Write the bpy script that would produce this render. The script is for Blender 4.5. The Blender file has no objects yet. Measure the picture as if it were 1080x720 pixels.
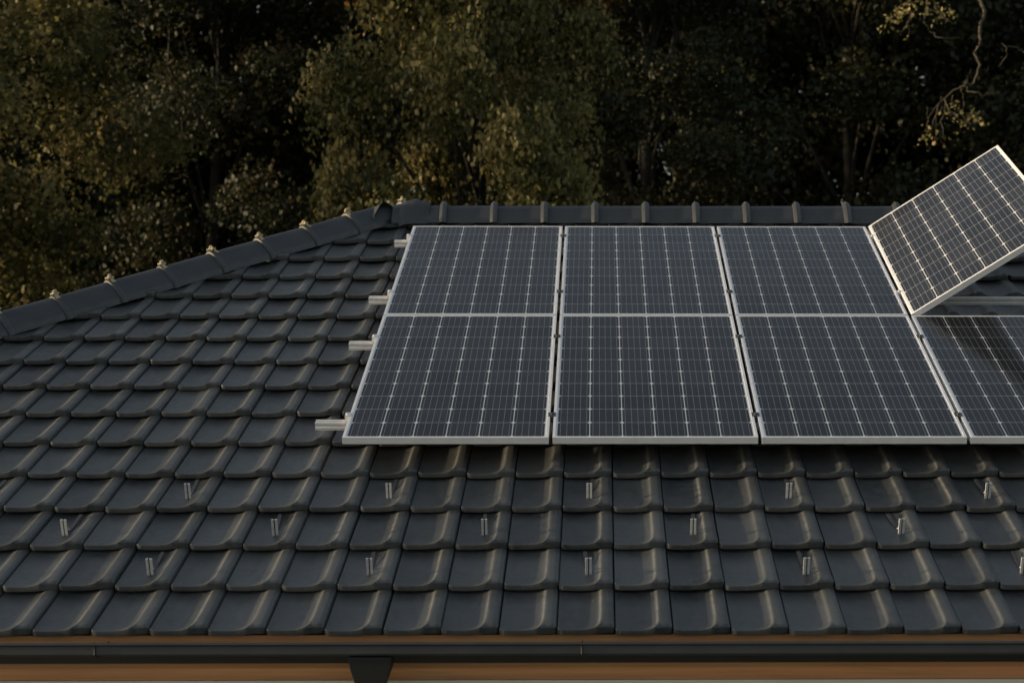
import bpy, bmesh, math, random
import numpy as np
from mathutils import Vector, Matrix
R = math.radians
scn = bpy.context.scene
COL = scn.collection
TH = R(22)
CT, ST = math.cos(TH), math.sin(TH)
V0 = -1.5198          # eave line in panel coordinates
U0, TW, TC = -1.0261, .233, .3526

# ------------------------------------------------------------------ helpers
def W(u, v, n=0.0):
    """array coordinates (u right, v up the slope, n off the glass plane) -> world"""
    vv, nn = v - V0, n + .15
    return Vector((u, vv * CT - nn * ST, 3 + vv * ST + nn * CT))

def tag(o, label=None, cat=None, group=None, kind=None):
    if label: o['label'] = label
    if cat: o['category'] = cat
    if group: o['group'] = group
    if kind: o['kind'] = kind
    return o

def empty(name, mat=None):
    o = bpy.data.objects.new(name, None)
    COL.objects.link(o)
    if mat is not None: o.matrix_world = mat
    return o

class MB:
    def __init__(s): s.v = []; s.f = []; s.smooth = False
    def add(s, vs, fs):
        b = len(s.v); s.v += [tuple(p) for p in vs]; s.f += [tuple(i + b for i in f) for f in fs]
    def box(s, x0, x1, y0, y1, z0, z1):
        s.add([(x0,y0,z0),(x1,y0,z0),(x1,y1,z0),(x0,y1,z0),(x0,y0,z1),(x1,y0,z1),(x1,y1,z1),(x0,y1,z1)],
              [(3,2,1,0),(4,5,6,7),(0,1,5,4),(1,2,6,5),(2,3,7,6),(3,0,4,7)])
    def extrude(s, prof, x0, x1, axis=0):
        """closed profile (a, b) swept along x (axis 0) or along y (axis 1)"""
        n = len(prof)
        P = (lambda t, a, b: (t, a, b)) if axis == 0 else (lambda t, a, b: (a, t, b))
        vs = [P(x0, *p) for p in prof] + [P(x1, *p) for p in prof]
        fs = [(i, (i+1) % n, n + (i+1) % n, n + i) for i in range(n)]
        fs += [tuple(range(n))[::-1], tuple(range(n, 2*n))]
        s.add(vs, fs)
    def tube(s, pts, rad, seg=7):
        pts = [Vector(p) for p in pts]; n = len(pts)
        if not hasattr(rad, '__len__'): rad = [rad] * n
        vs = []; up = Vector((.31, .2, .93)).normalized()
        for i, p in enumerate(pts):
            t = (pts[min(i+1, n-1)] - pts[max(i-1, 0)]).normalized()
            if abs(t.dot(up)) > .97: a = t.cross(Vector((1, 0, 0))).normalized()
            else: a = t.cross(up).normalized()
            b = t.cross(a)
            for k in range(seg):
                q = 2 * math.pi * k / seg
                vs.append(p + rad[i] * (math.cos(q) * a + math.sin(q) * b))
        fs = [(i*seg+k, i*seg+(k+1) % seg, (i+1)*seg+(k+1) % seg, (i+1)*seg+k) for i in range(n-1) for k in range(seg)]
        fs += [tuple(range(seg))[::-1], tuple((n-1)*seg + k for k in range(seg))]
        s.add(vs, fs)
    def mesh(s, name, mat, smooth=False, bevel=0):
        me = bpy.data.meshes.new(name)
        me.from_pydata(s.v, [], s.f); me.update()
        bm = bmesh.new(); bm.from_mesh(me)
        bmesh.ops.recalc_face_normals(bm, faces=bm.faces[:])
        if bevel:
            es = [e for e in bm.edges if len(e.link_faces) == 2 and e.calc_face_angle(0) > .6]
            bmesh.ops.bevel(bm, geom=es, offset=bevel, segments=2, affect='EDGES', profile=.6)
        bm.to_mesh(me); bm.free()
        if smooth:
            for p in me.polygons: p.use_smooth = True
        me.materials.append(mat)
        return me
    def build(s, name, mat, parent=None, smooth=False, bevel=0):
        o = bpy.data.objects.new(name, s.mesh(name, mat, smooth, bevel))
        COL.objects.link(o)
        if parent is not None: o.parent = parent
        return o

def link(name, me, parent=None, mat=None):
    o = bpy.data.objects.new(name, me); COL.objects.link(o)
    if parent is not None: o.parent = parent
    if mat is not None: o.matrix_local = mat
    return o

def copy_tree(o, parent=None):
    c = o.copy(); COL.objects.link(c)
    if parent is not None: c.parent = parent
    for ch in list(o.children): copy_tree(ch, c)
    return c

# ------------------------------------------------------------------ materials
class NT:
    def __init__(s, name):
        s.m = bpy.data.materials.new(name); s.m.use_nodes = True
        s.t = s.m.node_tree; s.b = s.t.nodes['Principled BSDF']; s.out = s.t.nodes['Material Output']
    def n(s, kind, **kw):
        o = s.t.nodes.new(kind)
        for k, v in kw.items(): setattr(o, k, v)
        return o
    def l(s, a, b): s.t.links.new(a, b)
    def math(s, op, a, b=None, c=None, clamp=False):
        o = s.n('ShaderNodeMath', operation=op, use_clamp=clamp)
        for i, x in enumerate((a, b, c)):
            if x is None: continue
            if isinstance(x, (int, float)): o.inputs[i].default_value = x
            else: s.l(x, o.inputs[i])
        return o.outputs[0]
    def mix(s, f, a, b):
        o = s.n('ShaderNodeMix', data_type='RGBA')
        for i, x in ((0, f), (6, a), (7, b)):
            if isinstance(x, (int, float)): o.inputs[i].default_value = x
            elif isinstance(x, tuple): o.inputs[i].default_value = (*x, 1)
            else: s.l(x, o.inputs[i])
        return o.outputs[2]
    def noise(s, scale, detail=4, rough=.55, vec=None, coord='Object', stretch=None):
        if vec is None: vec = s.n('ShaderNodeTexCoord').outputs[coord]
        if stretch:
            mp = s.n('ShaderNodeMapping'); mp.inputs[3].default_value = stretch
            s.l(vec, mp.inputs[0]); vec = mp.outputs[0]
        o = s.n('ShaderNodeTexNoise'); o.inputs['Scale'].default_value = scale
        o.inputs['Detail'].default_value = detail; o.inputs['Roughness'].default_value = rough
        s.l(vec, o.inputs['Vector']); return o.outputs['Fac']
    def ramp(s, f, lo, hi):
        o = s.n('ShaderNodeMapRange'); o.inputs[1].default_value = lo; o.inputs[2].default_value = hi
        s.l(f, o.inputs[0]); return o.outputs[0]
    def bump(s, h, strength=.2, dist=.01):
        o = s.n('ShaderNodeBump'); o.inputs['Strength'].default_value = strength
        o.inputs['Distance'].default_value = dist
        s.l(h, o.inputs['Height']); s.l(o.outputs[0], s.b.inputs['Normal'])
    def set(s, **kw):
        for k, v in kw.items():
            k = k.replace('_', ' ')
            i = s.b.inputs[k]
            if isinstance(v, tuple): i.default_value = (*v, 1)
            elif isinstance(v, (int, float)): i.default_value = v
            else: s.l(v, i)
        return s

def simple(name, col, rough=.6, metal=0, var=.25, scale=9, bump=0, col2=None):
    t = NT(name)
    c2 = col2 or tuple(c * (1 - var) for c in col)
    f = t.ramp(t.noise(scale, 6), .3, .7)
    t.set(Base_Color=t.mix(f, col, c2), Roughness=t.math('MULTIPLY_ADD', t.noise(scale * 3, 3), .3, rough - .15), Metallic=metal)
    if bump: t.bump(t.noise(scale * 12, 4), bump, .004)
    return t.m

def tile_material():
    t = NT('glazed_concrete_tile')
    tone = t.n('ShaderNodeAttribute', attribute_name='tone').outputs['Fac']
    edge = t.n('ShaderNodeAttribute', attribute_name='glint').outputs['Fac']
    big = t.ramp(t.noise(1.1, 3), .35, .7)
    fine = t.ramp(t.noise(34, 6, .7), .35, .7)
    c = t.mix(tone, (.022, .027, .031), (.062, .069, .074))
    c = t.mix(t.math('MULTIPLY', big, .35), c, (.060, .057, .050))
    mott = t.ramp(t.noise(17, 7, .75), .38, .68)
    c = t.mix(t.math('MULTIPLY', mott, .5), c, (.088, .090, .086))
    dark = t.ramp(t.noise(5, 6, .7, stretch=(3, .8, .8)), .52, .72)
    c = t.mix(t.math('MULTIPLY', dark, .5), c, (.018, .020, .021))
    glint_mix = t.math('MULTIPLY', t.math('MULTIPLY', edge, t.math('MULTIPLY_ADD', fine, .6, .4)), .95)  # painted highlight: paler colour where the roll would catch the light
    c = t.mix(glint_mix, c, (.24, .24, .225))
    st = t.ramp(t.noise(9, 5, .6, stretch=(4, .6, .6)), .55, .8)
    c = t.mix(t.math('MULTIPLY', st, .35), c, (.10, .098, .088))
    sp = t.n('ShaderNodeTexVoronoi'); sp.inputs['Scale'].default_value = 22
    t.l(t.n('ShaderNodeTexCoord').outputs['Object'], sp.inputs['Vector'])
    spot = t.math('MULTIPLY', t.math('LESS_THAN', sp.outputs['Distance'], .10), t.math('GREATER_THAN', t.noise(7, 3), .56))
    c = t.mix(t.math('MULTIPLY', spot, .6), c, (.17, .17, .15))
    t.set(Base_Color=c, Roughness=t.math('MULTIPLY_ADD', fine, .2, .30), Specular_IOR_Level=.6)
    t.bump(t.noise(90, 6, .75), .45, .0025)
    return t.m

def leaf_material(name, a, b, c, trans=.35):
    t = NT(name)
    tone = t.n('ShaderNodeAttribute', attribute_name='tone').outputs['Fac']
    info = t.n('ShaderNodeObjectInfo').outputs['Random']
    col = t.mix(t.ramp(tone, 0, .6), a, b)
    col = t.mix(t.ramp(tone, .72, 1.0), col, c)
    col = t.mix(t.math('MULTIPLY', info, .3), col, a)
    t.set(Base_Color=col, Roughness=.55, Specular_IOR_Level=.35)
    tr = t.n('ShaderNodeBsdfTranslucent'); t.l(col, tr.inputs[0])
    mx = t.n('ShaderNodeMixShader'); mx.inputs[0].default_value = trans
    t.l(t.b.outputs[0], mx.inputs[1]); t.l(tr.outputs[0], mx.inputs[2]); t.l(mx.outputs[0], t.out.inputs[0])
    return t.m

def cell_material():
    """60 cells, 6 by 10, with busbars and white diamonds where four cells meet; glass on top"""
    t = NT('photovoltaic_glass')
    xyz = t.n('ShaderNodeSeparateXYZ'); t.l(t.n('ShaderNodeTexCoord').outputs['Object'], xyz.inputs[0])
    X, Y = xyz.outputs[0], xyz.outputs[1]
    PX, PY = .1592, .1622
    cx = t.math('DIVIDE', t.math('SUBTRACT', X, .49725 - 3 * PX), PX)
    cy = t.math('DIVIDE', t.math('SUBTRACT', Y, .825 - 5 * PY), PY)
    fx = t.math('FRACT', cx); fy = t.math('FRACT', cy)
    dx = t.math('MULTIPLY', t.math('MINIMUM', fx, t.math('SUBTRACT', 1, fx)), PX)
    dy = t.math('MULTIPLY', t.math('MINIMUM', fy, t.math('SUBTRACT', 1, fy)), PY)
    gapx = t.math('LESS_THAN', dx, .0024)
    gapy = t.math('LESS_THAN', dy, .0021)
    dia = t.math('LESS_THAN', t.math('ADD', dx, dy), .0135)
    bb = t.math('FRACT', t.math('MULTIPLY', fx, 5))
    bus = t.math('LESS_THAN', t.math('ABSOLUTE', t.math('SUBTRACT', bb, .5)), .042)
    out = t.math('MAXIMUM', t.math('GREATER_THAN', t.math('ABSOLUTE', t.math('SUBTRACT', cx, 3)), 3),
                 t.math('GREATER_THAN', t.math('ABSOLUTE', t.math('SUBTRACT', cy, 5)), 5))
    comb = t.n('ShaderNodeCombineXYZ'); t.l(t.math('FLOOR', cx), comb.inputs[0]); t.l(t.math('FLOOR', cy), comb.inputs[1])
    t.l(t.math('MULTIPLY', t.n('ShaderNodeObjectInfo').outputs['Random'], 50), comb.inputs[2])
    wn = t.n('ShaderNodeTexWhiteNoise'); t.l(comb.outputs[0], wn.inputs[0])
    c = t.mix(wn.outputs[0], (.008, .010, .014), (.018, .020, .025))
    grain = t.noise(60, 5, .7, stretch=(3, .5, 1))
    c = t.mix(t.math('MULTIPLY', t.ramp(grain, .5, .8), .3), c, (.06, .065, .07))
    c = t.mix(t.math('MULTIPLY', bus, .55), c, (.26, .27, .29))
    c = t.mix(t.math('MULTIPLY', gapy, .68), c, (.34, .35, .37))
    c = t.mix(t.math('MULTIPLY', gapx, .85), c, (.62, .63, .65))
    c = t.mix(t.math('MULTIPLY', dia, .8), c, (.70, .70, .70))
    c = t.mix(out, c, (.72, .73, .74))
    dirt = t.ramp(t.noise(5, 6, .65), .4, .75)
    c = t.mix(t.math('MULTIPLY', dirt, .035), c, (.3, .27, .22))
    t.set(Base_Color=c, Roughness=t.math('MULTIPLY_ADD', dirt, .10, .10), IOR=1.42, Specular_IOR_Level=.5)
    t.bump(t.noise(260, 2), .06, .0006)
    return t.m

M = {}
M['tile'] = tile_material()
M['cap'] = simple('ridge_cap_concrete', (.052, .056, .060), .5, var=.35, scale=6, bump=.2)
M['alu'] = simple('anodised_aluminium', (.78, .78, .78), .45, .25, var=.12, scale=20)
M['frame'] = simple('panel_frame_aluminium', (.84, .84, .85), .45, .1, var=.12, scale=14)
M['galv'] = simple('galvanised_steel', (.13, .135, .14), .45, .6, var=.35, scale=60)
M['brass'] = simple('ridge_clip_metal', (.58, .48, .27), .6, 0, var=.6, scale=70)
M['cell'] = cell_material()
M['back'] = simple('panel_backsheet', (.62, .42, .22), .6)
M['gutter'] = simple('anthracite_gutter_steel', (.052, .054, .058), .42, .1, var=.3, scale=5)
tw = NT('stained_wood_board')
g1 = tw.ramp(tw.noise(14, 6, .7, stretch=(.12, 3, 5)), .3, .7)
g2 = tw.ramp(tw.noise(1.3, 4, .6, stretch=(1, 4, 6)), .35, .65)
cw_ = tw.mix(g1, (.56, .30, .13), (.38, .17, .062)); cw_ = tw.mix(tw.math('MULTIPLY', g2, .45), cw_, (.56, .24, .11))
tw.set(Base_Color=cw_, Roughness=.6); tw.bump(tw.noise(30, 4, .6, stretch=(.1, 4, 6)), .3, .002)
M['wood'] = tw.m
M['render'] = simple('cream_wall_render', (.72, .66, .55), .9, var=.12, scale=4, bump=.3)
M['deck'] = simple('roof_underlay', (.03, .03, .03), .9)
M['bark'] = simple('tree_bark', (.028, .023, .017), .9, var=.5, scale=8, bump=.8)
M['pale_bark'] = simple('pale_lichen_bark', (.10, .082, .052), .85, var=.5, scale=14, bump=.5)
M['stop'] = simple('zinc_stop_plate', (.60, .61, .62), .5, .2, var=.3, scale=50)
M['black'] = simple('black_downpipe_plastic', (.010, .010, .010), .6)
#M['leather'] = simple('brown_leather', (.115, .050, .014), .55, var=.4, scale=18, bump=.4)
M['oak'] = leaf_material('oak_leaf', (.045, .054, .017), (.245, .215, .070), (.52, .40, .17), .45)
M['autumn'] = leaf_material('autumn_leaf', (.20, .10, .02), (.42, .20, .04), (.50, .28, .06), .4)
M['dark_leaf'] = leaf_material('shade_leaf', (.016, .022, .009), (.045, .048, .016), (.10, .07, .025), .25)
M['grass'] = simple('lawn_grass', (.045, .065, .02), .9, var=.5, scale=1.5, bump=.6)

# ------------------------------------------------------------------ sky, sun, camera
SUN_EL, SUN_AZ_BEHIND = R(5.5), R(-2.5)      # sun stands low to the left
sd = Vector((-math.cos(SUN_EL) * math.cos(SUN_AZ_BEHIND), math.cos(SUN_EL) * math.sin(SUN_AZ_BEHIND), math.sin(SUN_EL)))
w = bpy.data.worlds.new("World"); scn.world = w; w.use_nodes = True
nt = w.node_tree; bg = nt.nodes['Background']
sky = nt.nodes.new('ShaderNodeTexSky'); sky.sky_type = 'NISHITA'; sky.sun_disc = False
sky.sun_elevation = SUN_EL; sky.sun_rotation = math.atan2(sd.x, sd.y)
sky.air_density = 1.0; sky.dust_density = 2.0; sky.ozone_density = 1.2
hsv = nt.nodes.new('ShaderNodeHueSaturation'); hsv.inputs['Saturation'].default_value = .55
nt.links.new(sky.outputs[0], hsv.inputs['Color']); nt.links.new(hsv.outputs[0], bg.inputs[0]); bg.inputs[1].default_value = .15
L = bpy.data.lights.new('sun', 'SUN'); L.energy = 2.5; L.angle = R(.5); L.color = (1, .78, .50)
lo = bpy.data.objects.new('sun', L); COL.objects.link(lo)
lo.rotation_euler = (-sd).to_track_quat('-Z', 'Y').to_euler(); lo.location = (-20, 0, 20)

cam = bpy.data.cameras.new('camera'); co = bpy.data.objects.new('camera', cam); COL.objects.link(co)
YAW, PIT, ROL, F, CXP = -.0154, .3807, -.0062, 1753.1, 115.96
Mc = Matrix.Rotation(TH, 3, 'X') @ Matrix.Rotation(YAW, 3, 'Z') @ Matrix.Rotation(-PIT, 3, 'X') @ Matrix.Rotation(ROL, 3, 'Y')
right, fwd, up = Mc.col[0], Mc.col[1], Mc.col[2]
rot = Matrix((right, up, -fwd)).transposed().to_4x4()
cpos = W(1.2332, -7.2791, 3.4119)
co.matrix_world = Matrix.Translation(cpos) @ rot
cam.lens = F / 1080 * 36; cam.sensor_width = 36; cam.shift_x = -CXP / 1080
cam.clip_start = .1; cam.clip_end = 1000
cam.dof.use_dof = True; cam.dof.focus_distance = 8.6; cam.dof.aperture_fstop = 3.2
scn.camera = co
def at(px, py, D):
    """a place in the garden: bearing and height seen from the drone, D metres in front of it"""
    return cpos + D * (fwd + right * ((px - 540 - CXP) / F) - up * ((py - 360) / F))

vs_ = scn.view_settings; vs_.view_transform = 'Standard'; vs_.look = 'None'; vs_.gamma = 1; vs_.exposure = EXPOSURE = 0.9
scn.render.engine = 'CYCLES'; scn.cycles.max_bounces = 6; scn.cycles.transparent_max_bounces = 4

# ------------------------------------------------------------------ ground
g = MB(); g.add([(-300,-300,0),(300,-300,0),(300,300,0),(-300,300,0)], [(0,1,2,3)])
tag(g.build('ground', M['grass']), kind='structure')

# ------------------------------------------------------------------ the house
XL, XR, YR = -5.31, 13.3, 5.0          # eaves corners, ridge line
DP = 2 * YR
RISE = YR * math.tan(TH)
house = empty('house', Matrix.Identity(4))
tag(house, 'house with a hipped roof of dark grey interlocking tiles, black gutter and brown eaves boards', 'house')
b = MB(); b.box(XL + .42, XR - .42, .42, DP - .42, 0, 2.80)
b.build('wall', M['render'], house)
b = MB(); b.box(XL + .07, XR - .07, .07, DP - .07, 2.8045, 2.83)
b.build('soffit', M['wood'], house)
b = MB(); b.box(XL + .04, XR - .04, .04, .066, 2.806, 2.985); b.box(XL+.04, XR-.04, DP-.066, DP-.04, 2.806, 2.985)
b.box(XL + .04, XL + .066, .069, DP-.069, 2.806, 2.985); b.box(XR - .066, XR - .04, .069, DP-.069, 2.806, 2.985)
b.build('fascia', M['wood'], house)
b = MB(); b.box(XL + .03, XR - .03, .03, .068, 2.775, 2.8035)
b.build('soffit_trim', M['render'], house)
b = MB(); b.box(XL + .035, XR - .035, .030, .0385, 2.874, 2.936)  # black strip painted in as the shade beneath the gutter
b.build('gutter_shade_strip', M['black'], house)
# deck under the tiles
dz = -.055
zt = lambda y: 3 + y * math.tan(TH) + dz
b = MB(); e = .07
b.add([(XL+e,e,2.835),(XR-e,e,2.835),(XR-e,DP-e,2.835),(XL+e,DP-e,2.835),
       (XL+e,e,zt(e)),(XR-e,e,zt(e)),(XR-e,DP-e,zt(e)),(XL+e,DP-e,zt(e)),(XL+YR,YR,zt(YR)),(XR-YR,YR,zt(YR))],
      [(0,1,2,3),(0,1,5,4),(1,2,6,5),(2,3,7,6),(3,0,4,7),(4,5,9,8),(5,6,9),(6,7,8,9),(7,4,8)])
roof = b.build('roof', M['deck'], house)

def tile_profile(s):
    xs = [0, .010, .028, .055, .10, .30, .46, .56, .63, .68, .72, .745, .765, .80, .88, .95, .968, .978, .985]
    hs = [4, 5.2, 4.8, 3.2, 2.0, -1.5, .2, 2.6, 5.4, 8.8, 13.2, 17.0, 19.2, 20.8, 21.4, 21.0, 18.0, 11, -14]
    return np.interp(s, xs, hs) / 1000, xs
XS = np.array([0, .010, .028, .055, .10, .22, .34, .46, .55, .62, .66, .695, .72, .745, .765, .80, .88, .95, .968, .978, .985])
def tile_grid(xs, ts, rng):
    """one tile: top surface plus the front edge it shows; returns verts (w, v, n) and faces"""
    nx, nt_ = len(xs), len(ts)
    vx = []; glint = []
    for t in ts:
        k = 1 / (1 + (max(t, 0) / .028) ** 2.2)
        # near the front edge the roll spreads to the left with a rounded shoulder
        sx = np.where(xs > .34, xs + 0, xs)
        h, _ = tile_profile(np.clip(sx + .075 * k * np.clip((sx - .25) / .4, 0, 1) * (sx < .76), 0, .985))
        h = h + .0022 / (1 + (max(t, 0) / .045) ** 2) * np.clip((xs - .1) * 5, 0, 1) * np.clip((.75 - xs) * 6, 0, 1)
        k2 = math.exp(-max(t, 0) / .006); h = np.where(xs > .70, h * (1 - .30 * k2), h)
        back = (.007 / (1 + np.exp(-(xs - .72) / .022)) + .008 * np.exp(-(xs / .030) ** 2) + .009 * np.exp(-((xs - .985) / .03) ** 2)) * max(0, 1 - t / .10)
        vx.append(np.stack([xs * TW, t + back, h + .036 * (1 - t / TC)], 1))
        cxs = .738 - .07 * k
        slope = np.exp(-((xs - cxs) / .022) ** 2) * (1 - .6 * k) + .25 * np.exp(-((xs - .012) / .014) ** 2)  # mask of the light line on the roll's left slope, put into the colour
        glint.append(slope)
    vx = np.concatenate(vx); glint = np.concatenate(glint)
    # front edge: rounded over and down
    row0 = vx[:nx].copy()
    fr1 = row0.copy(); fr1[:, 1] -= .0018; fr1[:, 2] -= .0035
    fr2 = row0.copy(); fr2[:, 1] -= .0022; fr2[:, 2] = np.minimum(row0[:, 2] - .013, .0150 + .32 * (row0[:, 2] - .036))
    fr3 = fr2.copy(); fr3[:, 1] += .035; fr3[:, 2] -= .004
    allv = np.concatenate([fr3, fr2, fr1, vx]); wr = np.concatenate([np.zeros(nx * 3), glint])
    nr = nt_ + 3
    fs = [(r*nx+i, r*nx+i+1, (r+1)*nx+i+1, (r+1)*nx+i) for r in range(nr-1) for i in range(nx-1)]
    return allv, fs, wr

def tile_field(name, A, ulen, vlen, phase, keep, fine, seed, ucut=None):
    """tiles laid on a slope. A: 4x4 from (u, v, n) to world; keep(world pts)->bool per tile centre; cuts: hip planes"""
    rng = np.random.default_rng(seed)
    xs = XS if fine else np.array([0, .07, .34, .6, .7, .78, .93, .978, .985])
    ts = np.array([0, .006, .013, .021, .031, .043, .060, .085, .13, .22, .32, .40]) if fine else np.array([0, .03, .40])
    gv, gf, gw = tile_grid(xs, ts, rng)
    gf = np.array(gf); n = len(gv)
    V = []; Fc = []; T = []; Wr = []
    base = 0
    An = np.array(A)
    k0, k1 = int(math.floor((0 - phase) / TW)) - 1, int(math.ceil((ulen - phase) / TW)) + 1
    for j in range(int(math.ceil(vlen / TC))):
        for k in range(k0, k1):
            uc, vc = phase + (k + .5) * TW, (j + .5) * TC
            if uc < vc * CT - .6 or uc > ulen - vc * CT + .6: continue
            p = gv.copy()
            p[:, 2] += rng.normal(0, .0012) + p[:, 0] * rng.normal(0, .006) + (p[:, 1]) * rng.normal(0, .004)
            p[:, 0] += phase + k * TW + rng.normal(0, .0008)
            p[:, 1] += j * TC + rng.normal(0, .0016)
            p[:, 2] -= .027
            V.append(p); Fc.append(gf + base); base += n
            T.append(np.full(n, rng.random())); Wr.append(gw * rng.uniform(.35, 1.0))
    V = np.concatenate(V); Fc = np.concatenate(Fc); T = np.concatenate(T); Wr = np.concatenate(Wr)
    Wd = V @ An[:3, :3].T + An[:3, 3]
    me = bpy.data.meshes.new(name)
    me.vertices.add(len(Wd)); me.vertices.foreach_set('co', Wd.astype(np.float32).ravel())
    me.loops.add(Fc.size); me.loops.foreach_set('vertex_index', Fc.astype(np.int32).ravel())
    me.polygons.add(len(Fc)); me.polygons.foreach_set('loop_start', np.arange(0, Fc.size, 4, dtype=np.int32))
    me.polygons.foreach_set('loop_total', np.full(len(Fc), 4, dtype=np.int32))
    me.update()
    for nm, arr in (('tone', T), ('glint', Wr)):
        a = me.attributes.new(nm, 'FLOAT', 'POINT'); a.data.foreach_set('value', arr.astype(np.float32))
    bm = bmesh.new(); bm.from_mesh(me)
    for co_, no_ in keep:
        bmesh.ops.bisect_plane(bm, geom=bm.verts[:] + bm.edges[:] + bm.faces[:], plane_co=co_, plane_no=no_, clear_outer=True)
    for f in bm.faces: f.smooth = True
    for ed in bm.edges:
        if len(ed.link_faces) == 2 and ed.calc_face_angle(0) > .75: ed.smooth = False
    bm.to_mesh(me); bm.free()
    me.materials.append(M['tile'])
    o = bpy.data.objects.new(name, me); COL.objects.link(o); o.parent = roof
    return o

SL = YR / CT
def slope_matrix(o, ud, vd):
    ud, vd = Vector(ud), Vector(vd); nd = ud.cross(vd)
    m = Matrix.Identity(4)
    for i, c in enumerate((ud, vd, nd)): m.col[i] = (*c, 0)
    m.col[3] = (*Vector(o), 1); return m
d = .012
tile_field('front_tiles', slope_matrix((XL, 0, 3), (1,0,0), (0,CT,ST)), XR - XL, SL, (U0 - XL) % TW,
           [((XL+d,0,0), (-1,1,0)), ((XR-d,0,0), (1,1,0)), ((0,YR-.02,0), (0,1,0))], True, 1)
tile_field('left_tiles', slope_matrix((XL, DP, 3), (0,-1,0), (CT,0,ST)), DP, SL, .05,
           [((XL-d,0,0), (1,-1,0)), ((XL-d,DP,0), (1,1,0))], False, 2)
tile_field('right_tiles', slope_matrix((XR, 0, 3), (0,1,0), (-CT,0,ST)), DP, SL, .05,
           [((XR+d,0,0), (-1,-1,0)), ((XR+d,DP,0), (-1,1,0))], False, 3)
tile_field('back_tiles', slope_matrix((XR, DP, 3), (-1,0,0), (0,-CT,ST)), XR - XL, SL, .05,
           [((XL+d,DP,0), (-1,-1,0)), ((XR-d,DP,0), (1,-1,0)), ((0,YR+.02,0), (0,-1,0))], False, 4)

# ridge and hip caps: one cap modelled along +x, its wide collar at the low / right end
def cap_mesh(length, drop, top, half, collar=.045, bulge=.10, name='ridge_cap'):
    def ring(x, s, lift):
        pts = [(-half, -drop), (-half*.93, -drop*.45), (-half*.42, top*.66), (-half*.16, top*.95), (0, top), (half*.16, top*.95), (half*.42, top*.66), (half*.93, -drop*.45), (half, -drop)]
        return [(x, p[0] * s, p[1] * s + lift) for p in pts]
    g_ = 1 + bulge
    xs = [(0, 1.0, 0), (length - collar, 1.0, .002), (length - collar + .004, 1 + bulge * .6, bulge * .05), (length - collar * .6, g_, bulge * .08), (length - collar * .3, g_, bulge * .08), (length - .003, 1 + bulge * .6, bulge * .05), (length, .95, -.006)]
    b = MB(); n = 9; vs = []
    for x in xs: vs += ring(*x)
    fs = [(r*n+i, r*n+i+1, (r+1)*n+i+1, (r+1)*n+i) for r in range(len(xs)-1) for i in range(n-1)]
    b.add(vs, fs)
    me = b.mesh(name, M['cap'], smooth=True)
    bm = bmesh.new(); bm.from_mesh(me)
    for ed in bm.edges:
        if len(ed.link_faces) == 2 and ed.calc_face_angle(0) > .45: ed.smooth = False
    bm.to_mesh(me); bm.free()
    return me
def clip_mesh(s=1.0, strap_len=1.0):
    b = MB(); w_ = .011 * s
    half, top, drop = .130, .074, .060
    P = [(half*.80, -drop*.35), (half*.42, top*.66+.004), (half*.16, top*.95+.006), (0, top+.008), (-half*.16, top*.95+.006), (-half*.42, top*.66+.004), (-half*.80, -drop*.35)]
    P = [(y, z - top) for y, z in P]
    P = P[2:5] if strap_len < 1 else P[1:5]
    vs = [(-w_, y * 1.06, z + .004) for y, z in P] + [(w_, y * 1.06, z + .004) for y, z in P]
    n = len(P)
    b.add(vs, [(i, i+1, n+i+1, n+i) for i in range(n-1)])
    b.box(-.022*s, .006*s, -.022*s, .022*s, .004, .010 + .004*s)
    b.tube([(-.020*s,-.020*s,.006*s),(-.024*s,-.014*s,.016*s),(-.014*s,-.002*s,.021*s),(.006*s,.012*s,.018*s)], .0085*s, 6)
    b.tube([(-.004*s,.012*s,.012*s),(.006*s,.020*s,.017*s),(.016*s,.028*s,.006*s)], .0075*s, 6)
    return b.mesh('ridge_clip', M['brass'], smooth=False)
capm = cap_mesh(.385, .068, .068, .122, .045, .11)
capm_s = cap_mesh(.16, .054, .068, .122, .045, .11)
capm_r = cap_mesh(.3826, .060, .070, .125, .055, .20, 'ridge_cap')
clipm = clip_mesh(1.15)
clips_small = clip_mesh(.4, .5)
def frame_mat(o, x):
    x = Vector(x).normalized(); y = Vector((0,0,1)).cross(x).normalized(); z = x.cross(y)
    m = Matrix.Identity(4)
    for i, c in enumerate((x, y, z)): m.col[i] = (*c, 0)
    m.col[3] = (*Vector(o), 1); return m
rr = random.Random(5)
step = .2525
def hip(sx, sy, x0, y0):
    """caps from the corner of the eaves up to the ridge; sx, sy: uphill plan direction"""
    first = (2.016 - step * 13 if True else 0)
    dirv = Vector((sx, sy, math.tan(TH))).normalized()
    n = 22
    for i in range(n):
        s = (5.31 - 2.016) + step * (i - 13)          # plan run of the collar (low end) from the corner
        if i == 21: s = 5.145
        lo_ = Vector((x0 + sx * s, y0 + sy * s, 3 + s * math.tan(TH) + (.040 if i < 20 else .012 if i == 20 else .016)))
        short = i >= 20
        if short and (sx, sy, x0) != (1, 1, XL): continue
        ln = .16 if short else .385
        hi = lo_ + dirv * ln
        # collar is at the low end: model runs downhill
        mt = frame_mat(hi, -dirv) @ Matrix.Rotation(rr.gauss(0, .005), 4, 'Y')
        c = link('hip_cap', capm_s if short else capm, house, mt)
        link('ridge_clip', clipm, c, Matrix.Translation((ln - .022, 0, .080)) @ Matrix.Rotation(rr.gauss(0, .15), 4, 'Z'))
hip(1, 1, XL, 0); hip(-1, 1, XR, 0); hip(1, -1, XL, DP); hip(-1, -1, XR, DP)
zr = 3 + RISE + .042
n_r = int((XR - YR - .2 - (.1565 - .3526)) / .3526)
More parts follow.
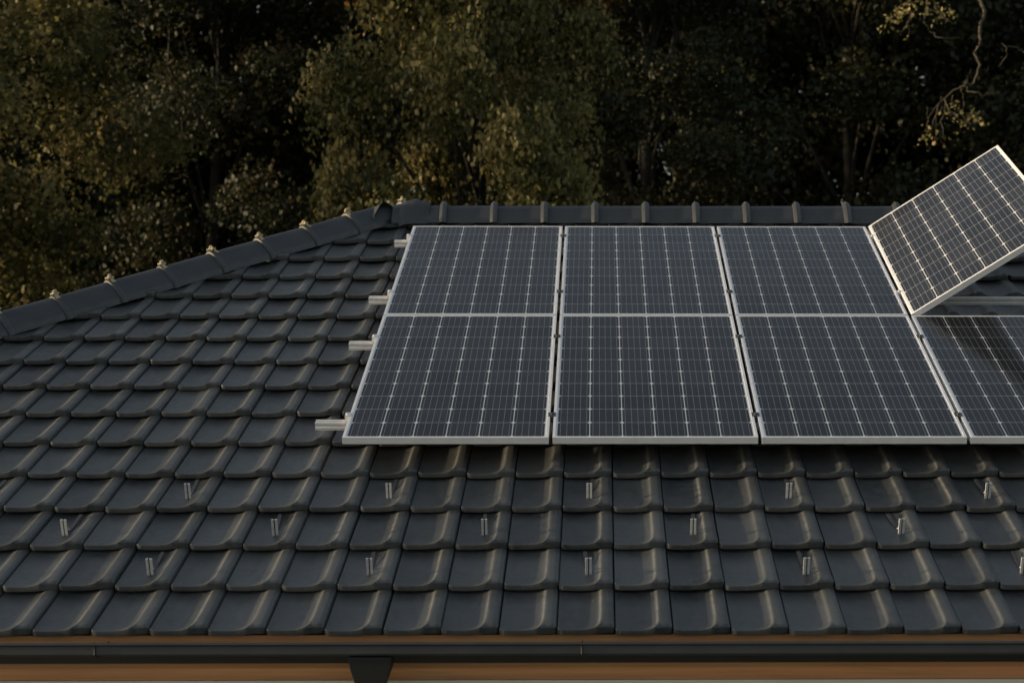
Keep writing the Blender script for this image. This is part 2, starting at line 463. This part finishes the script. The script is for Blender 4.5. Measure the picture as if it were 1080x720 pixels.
for i in range(n_r):
    x = .1565 + .3526 * i
    c = link('ridge_cap', capm_r, house, Matrix.Translation((x - .3826 + .025, YR, zr)) @ Matrix.Rotation(-.004, 4, 'Y'))
    link('ridge_clip', clips_small, c, Matrix.Translation((.355, 0, .088)))
def starter(x, sx):
    b = MB()
    vs = []
    rows = [(.10, .150, -.085, .085), (.14, .15, -.070, .105), (.20, .145, -.065, .112), (.27, .140, -.065, .104), (.305, .135, -.062, .092), (.31, .12, -.07, .070)]
    for (xx, h, dn, tp) in rows:
        for (q, zq) in ((-1, dn), (-.8, dn*.3), (-.42, tp*.72), (-.16, tp*.96), (0, tp), (.16, tp*.96), (.42, tp*.72), (.8, dn*.3), (1, dn)):
            vs.append((x + sx * xx, YR + q * h, zr + zq))
    n = 9
    fs = [(r*n+i, r*n+i+1, (r+1)*n+i+1, (r+1)*n+i) for r in range(len(rows)-1) for i in range(n-1)] + [tuple(range(n))]
    b.add(vs, fs)
    b.build('ridge_end_cap', M['cap'], house)
starter(XL + YR + .06, 1); starter(XR - YR - .06, -1)

# gutter: half round, open at the top, with beads and brackets
def gutter(p0, p1, ax):
    r = .066; cz = 2.971
    out_ = [(-r, .010), (-r - .003, -.026), (-r + .006, -.036), (-.010, -.044), (.045, -.044), (.062, -.036), (r, -.012)]
    inner = [(q[0] * .95, q[1] * .93 + .001) for q in out_[::-1]]
    lip = [(-r + .005, .012), (-r + .001, .019), (-r - .008, .019), (-r - .011, .012), (-r - .007, .006)]
    ring = out_ + inner + lip
    return ring, cz
ring, gz = gutter(0, 0, 0)
b = MB()
b.extrude([(-.086 + a_, gz + b_) for a_, b_ in ring], XL - .13, XR + .13, 0)
b.extrude([(DP + .086 - a_, gz + b_) for a_, b_ in ring], XL - .13, XR + .13, 0)
b.extrude([(XL - .086 + a_, gz + b_) for a_, b_ in ring], -.005, DP + .005, 1)
b.extrude([(XR + .086 - a_, gz + b_) for a_, b_ in ring], -.005, DP + .005, 1)
gut = b.build('gutter', M['gutter'], house)
for i in range(10):
    x = XL + .78 + i * 1.9
    b = MB(); pts = [(x, -.086 + q0 * 1.04, gz + q1 * 1.04) for q0, q1 in ring[:7]]
    pts = [(x, -.158, gz + .020)] + pts + [(x, .030, gz - .010)]
    b.tube(pts, .0030, 6); b.build('gutter_bracket', M['black'], gut)
# downpipe with its funnel outlet
dp = MB(); dxp = .338
def ring4(cx, cy, z, hx, hy): return [(cx-hx,cy-hy,z),(cx+hx,cy-hy,z),(cx+hx,cy+hy,z),(cx-hx,cy+hy,z)]
vs = ring4(dxp, -.086, 2.928, .085, .050) + ring4(dxp, -.086, 2.884, .081, .048) + ring4(dxp, -.086, 2.79, .050, .044)
dp.add(vs, [(0,1,2,3),(0,1,5,4),(1,2,6,5),(2,3,7,6),(3,0,4,7),(4,5,9,8),(5,6,10,9),(6,7,11,10),(7,4,8,11),(8,9,10,11)])
fun = dp.build('outlet_funnel', M['black'], house, bevel=.004)
dp = MB(); dp.tube([(dxp,-.086,2.80),(dxp,-.086,2.70),(dxp,-.03,2.58),(dxp,.30,2.40),(dxp,.355,2.28),(dxp,.355,.05)], .042, 14)
dp.build('downpipe', M['black'], house, smooth=True)

# snow stops: a ribbed upright plate on a strap that runs up under the course above
def stop_parts():
    b = MB()
    b.box(-.0125, .0125, -.002, .002, -.002, .082)
    b.box(-.0135, -.0028, -.009, -.002, .0, .084); b.box(.0028, .0135, -.009, -.002, .0, .084)
    b.add([(-.004,.002,.050),(.004,.002,.050),(.004,.052,.0035),(-.004,.052,.0035),(-.004,.002,.042),(.004,.002,.042),(.004,.044,.0035),(-.004,.044,.0035)],
          [(0,1,2,3),(4,5,6,7),(0,3,7,4),(1,2,6,5),(0,1,5,4)])
    up_ = b.mesh('stop_plate', M['stop'])
    up_.materials.append(M['galv'])
    for p in up_.polygons:
        if p.index < 6: p.material_index = 1
    b = MB(); b.box(-.008, .008, .0, .20, -.001, .0025)
    return up_, b.mesh('strap', M['gutter'])
pl, strap = stop_parts()
for (j, ks) in ((3, range(-3, 22, 4)), (2, range(-5, 20, 4)), (1, range(-3, 22, 4))):
    for k in ks:
        u = U0 + (k + .52) * TW; v = V0 + (j + .34) * TC
        s = empty('snow_stop'); s.parent = house
        m = Matrix.Translation(W(u, v, -.15)) @ Matrix.Rotation(TH, 4, 'X') @ Matrix.Translation((0, 0, -.006)) @ Matrix.Rotation(rr.gauss(0, .05), 4, 'Z')
        s.matrix_local = m
        link('stop_plate', pl, s); link('strap', strap, s)

# ------------------------------------------------------------------ rails with clamps
PWD, PLN, GAP = .9945, 1.65, .0187
S = PWD + GAP
railprof = [(0,0),(.040,0),(.040,.014),(.036,.018),(.036,.024),(.040,.028),(.040,.040),(.026,.040),(.026,.028),(.031,.028),(.031,.021),(.009,.021),(.009,.028),(.014,.028),(.014,.040),(0,.040),(0,.028),(.004,.024),(.004,.018),(0,.014)]
rails = [(.245, -.172, 'lowest of the four aluminium mounting rails, its end sticking out furthest left'),
         (1.300, -.152, 'aluminium mounting rail under the bottom panel row, second rail up from the gutter'),
         (2.025, -.135, 'aluminium mounting rail bared beneath the lifted panel, second rail from the ridge'),
         (3.088, -.103, 'uppermost aluminium mounting rail, its short end showing beside the top left panel near the ridge')]
tilt = R(34.5)
def basis(u, v, n=0): return Matrix.Translation(W(u, v, n)) @ Matrix.Rotation(TH, 4, 'X')
endc = MB(); endc.extrude([(-.022,-.036),(-.022,.0035),(.008,.0035),(.008,.0005),(-.003,.0005),(-.003,-.036)], -.020, .020, 1)
endc.tube([(-.012,0,-.03),(-.012,0,.010)], .006, 8)
endm = endc.mesh('end_clamp', M['alu'])
midc = MB(); midc.box(-.0185, .0185, -.022, .022, .0006, .0036); midc.box(-.0075, .0075, -.022, .022, -.033, .0006)
midc.tube([(0,0,.003),(0,0,.0095)], .0062, 6)
midm = midc.mesh('mid_clamp', M['galv'])
for i, (v, ul, lab) in enumerate(rails):
    r_ = empty('mounting_rail', basis(ul, v, -.0755)); tag(r_, lab, 'mounting rail', 'aluminium rails carrying the solar panels')
    b = MB(); b.extrude(railprof, 0, 4.25 - ul, 0)
    b.build('rail_profile', M['alu'], r_)
    for q in range(4):
        uu = .45 + q * .81
        hk = MB(); hk.box(uu, uu + .035, -.006, -.0005, -.055, .030); hk.box(uu, uu + .035, -.0065, .16, -.061, -.055)
        hk.build('roof_hook', M['galv'], r_)
    link('end_clamp', endm, r_, Matrix.Translation((-ul, .02, .0755)))
    upper = i >= 2
    for q in (1, 2, 3):
        if upper and q == 3:
            link('end_clamp', endm, r_, Matrix.Translation((3 * S - GAP - ul, .02, .0755)) @ Matrix.Rotation(math.pi, 4, 'Z'))
            continue
        link('mid_clamp', midm, r_, Matrix.Translation((q * S - GAP / 2 - ul, .02, .0755)))

# ------------------------------------------------------------------ solar panels
def panel_proto():
    root = empty('solar_panel')
    b = MB(); wl = .0135; h = .035
    b.box(0, wl, 0, PLN, -h, 0); b.box(PWD - wl, PWD, 0, PLN, -h, 0)
    b.box(wl, PWD - wl, 0, wl, -h, 0); b.box(wl, PWD - wl, PLN - wl, PLN, -h, 0)
    # inward foot flange
    b.box(wl, .030, wl, PLN - wl, -h, -h + .002); b.box(PWD - .030, PWD - wl, wl, PLN - wl, -h, -h + .002)
    b.build('frame', M['frame'], root, bevel=.0007)
    b = MB(); z = -.0018
    b.add([(wl,wl,z),(PWD-wl,wl,z),(PWD-wl,PLN-wl,z),(wl,PLN-wl,z)], [(0,1,2,3)])
    b.build('glass', M['cell'], root)
    b = MB(); b.box(wl, PWD-wl, wl, PLN-wl, -.0075, -.0028)
    b.build('backsheet', M['back'], root)
    b = MB(); b.box(.44, .56, 1.42, 1.52, -.026, -.0077)
    b.build('junction_box', M['gutter'], root, bevel=.003)
    return root
proto = panel_proto()
labs = {(0,0): 'bottom left solar panel, directly above the lowest protruding rail end',
        (0,1): 'solar panel second from the left in the bottom row above the bare tiles',
        (0,2): 'solar panel third from the left in the bottom row',
        (0,3): 'bottom right solar panel cut by the picture edge, reflecting brown under the lifted panel',
        (1,0): 'top left solar panel, nearest to the corner where ridge and hip meet',
        (1,1): 'solar panel second from the left in the top row under the ridge',
        (1,2): 'flat solar panel in the top row immediately left of the lifted one',
        (1,3): 'solar panel lifted on its left edge and tilted up against the dark trees'}
rp = random.Random(3)
first = True
for (r_, q), lab in labs.items():
    o = proto if first else copy_tree(proto)
    first = False
    m = basis(q * S, r_ * (PLN + .015) + rp.uniform(-.001, .001))
    if (r_, q) == (1, 3): m = m @ Matrix.Rotation(-tilt, 4, 'Y')
    o.matrix_world = m
    tag(o, lab, 'solar panel', 'solar panels mounted on the roof')

# ------------------------------------------------------------------ trees
def leaf_arrays(centers, normals_out, n_per, spread, size, rng, droop=.35, flat=.65):
    """kite shaped leaves scattered round twig ends"""
    C = np.repeat(centers, n_per, 0); N = len(C)
    off = rng.normal(0, 1, (N, 3)); off *= spread * np.array([1, 1, flat])
    C = C + off
    C[:, 2] -= droop * (off[:, 0] ** 2 + off[:, 1] ** 2) / max(spread, .01)
    d_ = rng.normal(0, 1, (N, 3)); d_[:, 2] -= .5; d_ /= np.linalg.norm(d_, axis=1)[:, None]
    n_ = rng.normal(0, .75, (N, 3)) + np.repeat(normals_out, n_per, 0) * .9; n_[:, 2] += .45
    s_ = np.cross(d_, n_); s_ /= np.linalg.norm(s_, axis=1)[:, None] + 1e-9
    nn = np.cross(s_, d_)
    L_ = size * rng.uniform(.4, 1.3, N)[:, None]; Wd = L_ * rng.uniform(.28, .42, N)[:, None]
    a = C - d_ * L_ * .5; c = C + d_ * L_ * .5 - nn * L_ * .12
    b1 = C - d_ * L_ * .05 + s_ * Wd + nn * L_ * .08; b2 = C - d_ * L_ * .05 - s_ * Wd + nn * L_ * .08
    V = np.stack([a, b1, c, b2], 1).reshape(-1, 3)
    return V, N

def mesh_from_quads(name, V, tone, mat):
    N = len(V) // 4
    me = bpy.data.meshes.new(name)
    me.vertices.add(len(V)); me.vertices.foreach_set('co', V.astype(np.float32).ravel())
    idx = np.arange(len(V), dtype=np.int32)
    me.loops.add(len(V)); me.loops.foreach_set('vertex_index', idx)
    me.polygons.add(N); me.polygons.foreach_set('loop_start', idx[::4].copy()); me.polygons.foreach_set('loop_total', np.full(N, 4, np.int32))
    me.update()
    a = me.attributes.new('tone', 'FLOAT', 'POINT'); a.data.foreach_set('value', np.repeat(tone, 4).astype(np.float32))
    me.materials.append(mat)
    return me

def tree_meshes(seed, height, rad, base, n_bough, n_cl, n_leaf, size, mat, spread=.17, barkm=None):
    """returns trunk mesh and crown mesh, tree standing at the origin"""
    rng = np.random.default_rng(seed); pr_ = random.Random(seed)
    tb = MB()
    pts = []; x = y = 0
    for i in range(9):
        t = i / 8; pts.append((x, y, t * height * .92)); x += pr_.gauss(0, .16); y += pr_.gauss(0, .16)
    r0 = height * .012 + .03
    tb.tube(pts, [r0 * (1 - .88 * i / 8) * (1.35 if i == 0 else 1) for i in range(9)], 10)
    cen = []; nor = []; ton = []
    for k in range(n_bough):
        t = (k + .5) / n_bough
        z = base + (height - base) * t
        prof = math.sin(math.pi * min(1, .16 + t * .84)) ** .6
        ang = k * 2.399 + pr_.uniform(-.4, .4)
        rr_ = rad * prof * pr_.uniform(.30, .92)
        bc = np.array([math.cos(ang) * rr_, math.sin(ang) * rr_, z + pr_.uniform(-.3, .3)])
        br = rad * pr_.uniform(.18, .34)
        ip = int(min(8, max(0, (z - .8) / (height * .92) * 8)))
        p0 = Vector(pts[max(0, ip - 1)]); p2 = Vector(bc); p1 = p0.lerp(p2, .5) + Vector((pr_.gauss(0, .15), pr_.gauss(0, .15), pr_.uniform(-.1, .35)))
        tb.tube([p0, p0.lerp(p1, .6), p1, p1.lerp(p2, .5), p2], [r0*.25, r0*.2, r0*.15, r0*.1, r0*.05], 6)
        u = rng.normal(0, 1, (n_cl, 3)); u /= np.linalg.norm(u, axis=1)[:, None]
        rads = br * rng.uniform(.45, 1.08, n_cl) ** .7
        c = bc + u * rads[:, None] * np.array([1, 1, .62])
        cen.append(c); nor.append(u)
        for q in range(0, n_cl, 3):
            pe = Vector(c[q]); tb.tube([p2.lerp(p1, .3), p2.lerp(pe, .5) + Vector((0, 0, .06)), pe], [r0*.06, r0*.035, .004], 4)
    cen = np.concatenate(cen); nor = np.concatenate(nor)
    V, N = leaf_arrays(cen, nor, n_leaf, spread, size, rng)
    ctone = np.clip(rng.normal(.42, .28, len(cen)), 0, 1)
    tone = np.clip(np.repeat(ctone, n_leaf) + rng.normal(0, .16, N), 0, 1)
    return tb.mesh('trunk', barkm or M['bark'], smooth=True), mesh_from_quads('crown', V, tone, mat)

protos = {
    'oakA': tree_meshes(11, 12.5, 3.1, 1.6, 44, 30, 95, .088, M['oak'], .17),
    'oakB': tree_meshes(12, 13.5, 3.3, 1.8, 44, 30, 100, .076, M['oak'], .17),
    'golden': tree_meshes(31, 15.7, 2.0, 9.6, 20, 40, 110, .10, M['autumn'], .2),
    'oakD': tree_meshes(17, 13.2, 3.0, 1.6, 60, 32, 88, .105, M['oak'], .20),
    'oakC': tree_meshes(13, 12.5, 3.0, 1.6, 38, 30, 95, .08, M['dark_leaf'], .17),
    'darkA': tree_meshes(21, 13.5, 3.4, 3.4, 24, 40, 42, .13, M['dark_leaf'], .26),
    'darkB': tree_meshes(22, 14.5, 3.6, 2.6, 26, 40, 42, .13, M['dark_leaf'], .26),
}
def plant(kind, x, y, rz, sc, name, label, cat, group=None):
    tm, cm = protos[kind]
    r_ = empty(name, Matrix.Translation((x, y, -.05)) @ Matrix.Rotation(rz, 4, 'Z') @ Matrix.Diagonal((sc[0], sc[0], sc[1], 1)))
    tag(r_, label, cat, group)
    link('trunk', tm, r_); link('crown', cm, r_)
    return r_
plant('oakA', -7.7, 15.6, .3, (1, 1), 'oak_tree', 'leafy tree at the far left edge with golden lit foliage above the hip', 'tree', 'leafy trees behind the roof')
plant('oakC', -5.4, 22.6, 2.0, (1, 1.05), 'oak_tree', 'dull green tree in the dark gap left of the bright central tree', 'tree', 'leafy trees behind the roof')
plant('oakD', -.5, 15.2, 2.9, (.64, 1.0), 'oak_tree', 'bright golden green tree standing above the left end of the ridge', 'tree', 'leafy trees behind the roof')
plant('golden', -.3, 18.6, 4.0, (1, 1), 'reflection_tree', 'slim trunk of an added tall tree, its unseen crown there to reflect brown in the lifted panel', 'tree', 'leafy trees behind the roof')  # tree added so its unseen autumn crown reflects brown in the lifted panel
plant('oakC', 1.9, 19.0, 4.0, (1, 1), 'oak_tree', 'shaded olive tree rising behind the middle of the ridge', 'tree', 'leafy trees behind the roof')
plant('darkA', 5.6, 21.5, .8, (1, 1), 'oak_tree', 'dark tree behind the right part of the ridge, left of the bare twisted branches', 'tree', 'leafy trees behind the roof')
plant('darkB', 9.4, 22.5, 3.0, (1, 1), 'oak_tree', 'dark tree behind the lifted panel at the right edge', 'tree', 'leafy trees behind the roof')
rt = random.Random(9)
lab_far = 'dark tree deep in the shaded wood behind the front row'
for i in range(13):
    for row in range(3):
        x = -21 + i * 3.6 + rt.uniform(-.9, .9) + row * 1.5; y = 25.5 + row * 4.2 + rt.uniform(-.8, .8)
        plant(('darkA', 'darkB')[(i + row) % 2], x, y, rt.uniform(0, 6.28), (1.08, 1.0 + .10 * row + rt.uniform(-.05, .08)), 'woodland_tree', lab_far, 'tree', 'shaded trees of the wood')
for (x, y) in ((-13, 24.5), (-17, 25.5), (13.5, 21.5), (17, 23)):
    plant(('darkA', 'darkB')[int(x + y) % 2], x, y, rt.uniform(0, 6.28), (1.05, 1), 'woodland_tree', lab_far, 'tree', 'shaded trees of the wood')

# bare twisted branches at the right: limbs of one leafless tree
bt = empty('bare_tree', Matrix.Identity(4)); tag(bt, 'leafless tree with pale twisted hanging twigs above the lifted panel', 'tree')
Z_ = 19.6
def px2(a, b_, dz=0): return at(880 + a / 4.8, b_ / 4.8, Z_ + dz)
fork = at(1012, -70, Z_ + .4); basep = at(1180, 0, Z_ + 1.2)
b = MB()
tp = Vector((basep.x, basep.y, 0))
b.tube([tp, tp + Vector((.1,0,2.5)), tp + Vector((-.1,.1,5.5)), tp + Vector((-.35,0,8.2)), tp + Vector((-.9,0,10.2)), fork + Vector((.1,0,1.2))], [.22,.18,.15,.11,.07,.045], 10)
b.tube([tp + Vector((-.35,0,8.2)), tp + Vector((-.2,0,9.9)), tp + Vector((.2,.1,11.2))], [.09,.06,.02], 8)
b.build('trunk', M['pale_bark'], bt, smooth=True)
def limb(lst, r0, r1, dz=None, jit=.012):
    pts = []
    for i, (a_, b_) in enumerate(lst):
        pts.append(px2(a_, b_, (rt.uniform(-.12, .12) if dz is None else dz)))
    # subdivide with wiggle
    out = [pts[0]]
    for p, q in zip(pts, pts[1:]):
        for t in (.33, .66): out.append(p.lerp(q, t) + Vector([rt.gauss(0, jit) for _ in range(3)]))
        out.append(q)
    n = len(out)
    bb_ = MB(); bb_.tube(out, [.78 * (r0 + (r1 - r0) * i / (n-1)) for i in range(n)], 6)
    bb_.build('branch', M['pale_bark'], bt, smooth=True)
top = tuple(((1012 - 880) * 4.8, -70 * 4.8))
limb([top, (700, -120), (760, 60), (735, 160), (740, 200), (708, 270), (738, 330), (712, 400), (685, 440)], .030, .014, 0)
limb([(690, 430), (640, 438), (580, 480), (545, 510), (500, 560), (475, 600), (468, 655)], .013, .005, 0)
limb([(650, 436), (700, 466), (750, 490), (795, 472), (845, 476)], .011, .005)
limb([(560, 505), (580, 560), (630, 602), (690, 628), (755, 626)], .011, .005)
limb([(640, 460), (656, 530), (650, 590), (700, 575), (745, 560)], .008, .004)
limb([(565, 520), (545, 600), (552, 660), (545, 700)], .008, .004)
limb([(545, 540), (500, 610), (480, 690)], .007, .003)
limb([(600, 480), (612, 540), (590, 590)], .006, .003)
limb([(500, 560), (470, 545), (468, 600)], .005, .003)
limb([(540, 490), (520, 560), (512, 640), (505, 720), (530, 735)], .007, .003)
limb([top, (540, -60), (500, 0), (528, 62), (570, 98), (618, 122)], .018, .005)
limb([top, (470, -60), (462, 50), (452, 112), (482, 162), (520, 190), (640, 192)], .016, .005)
limb([top, (420, -60), (372, 0), (388, 60), (370, 112), (335, 182)], .014, .004)
limb([(385, 60), (378, 140), (372, 185)], .006, .003)
limb([(1100, 330), (1010, 300), (955, 262), (930, 242), (872, 240), (848, 220)], .014, .006)
limb([(872, 246), (868, 290), (834, 335)], .008, .004)
limb([(640, 460), (672, 400), (690, 350)], .006, .003)
# a few dry leaves still hanging on it
rng = np.random.default_rng(7)
cs = np.array([tuple(px2(*q)) for q in ((380, 20), (330, 60), (300, 90), (420, 10), (530, 30), (560, 60), (690, 570), (720, 590), (480, 680), (590, 540))])
V, N = leaf_arrays(cs, np.zeros_like(cs) + np.array([0, -1, 0]), 26, .085, .055, rng)
cr = link('foliage', mesh_from_quads('foliage', V, np.clip(rng.normal(.7, .25, N), 0, 1), M['oak']), bt)
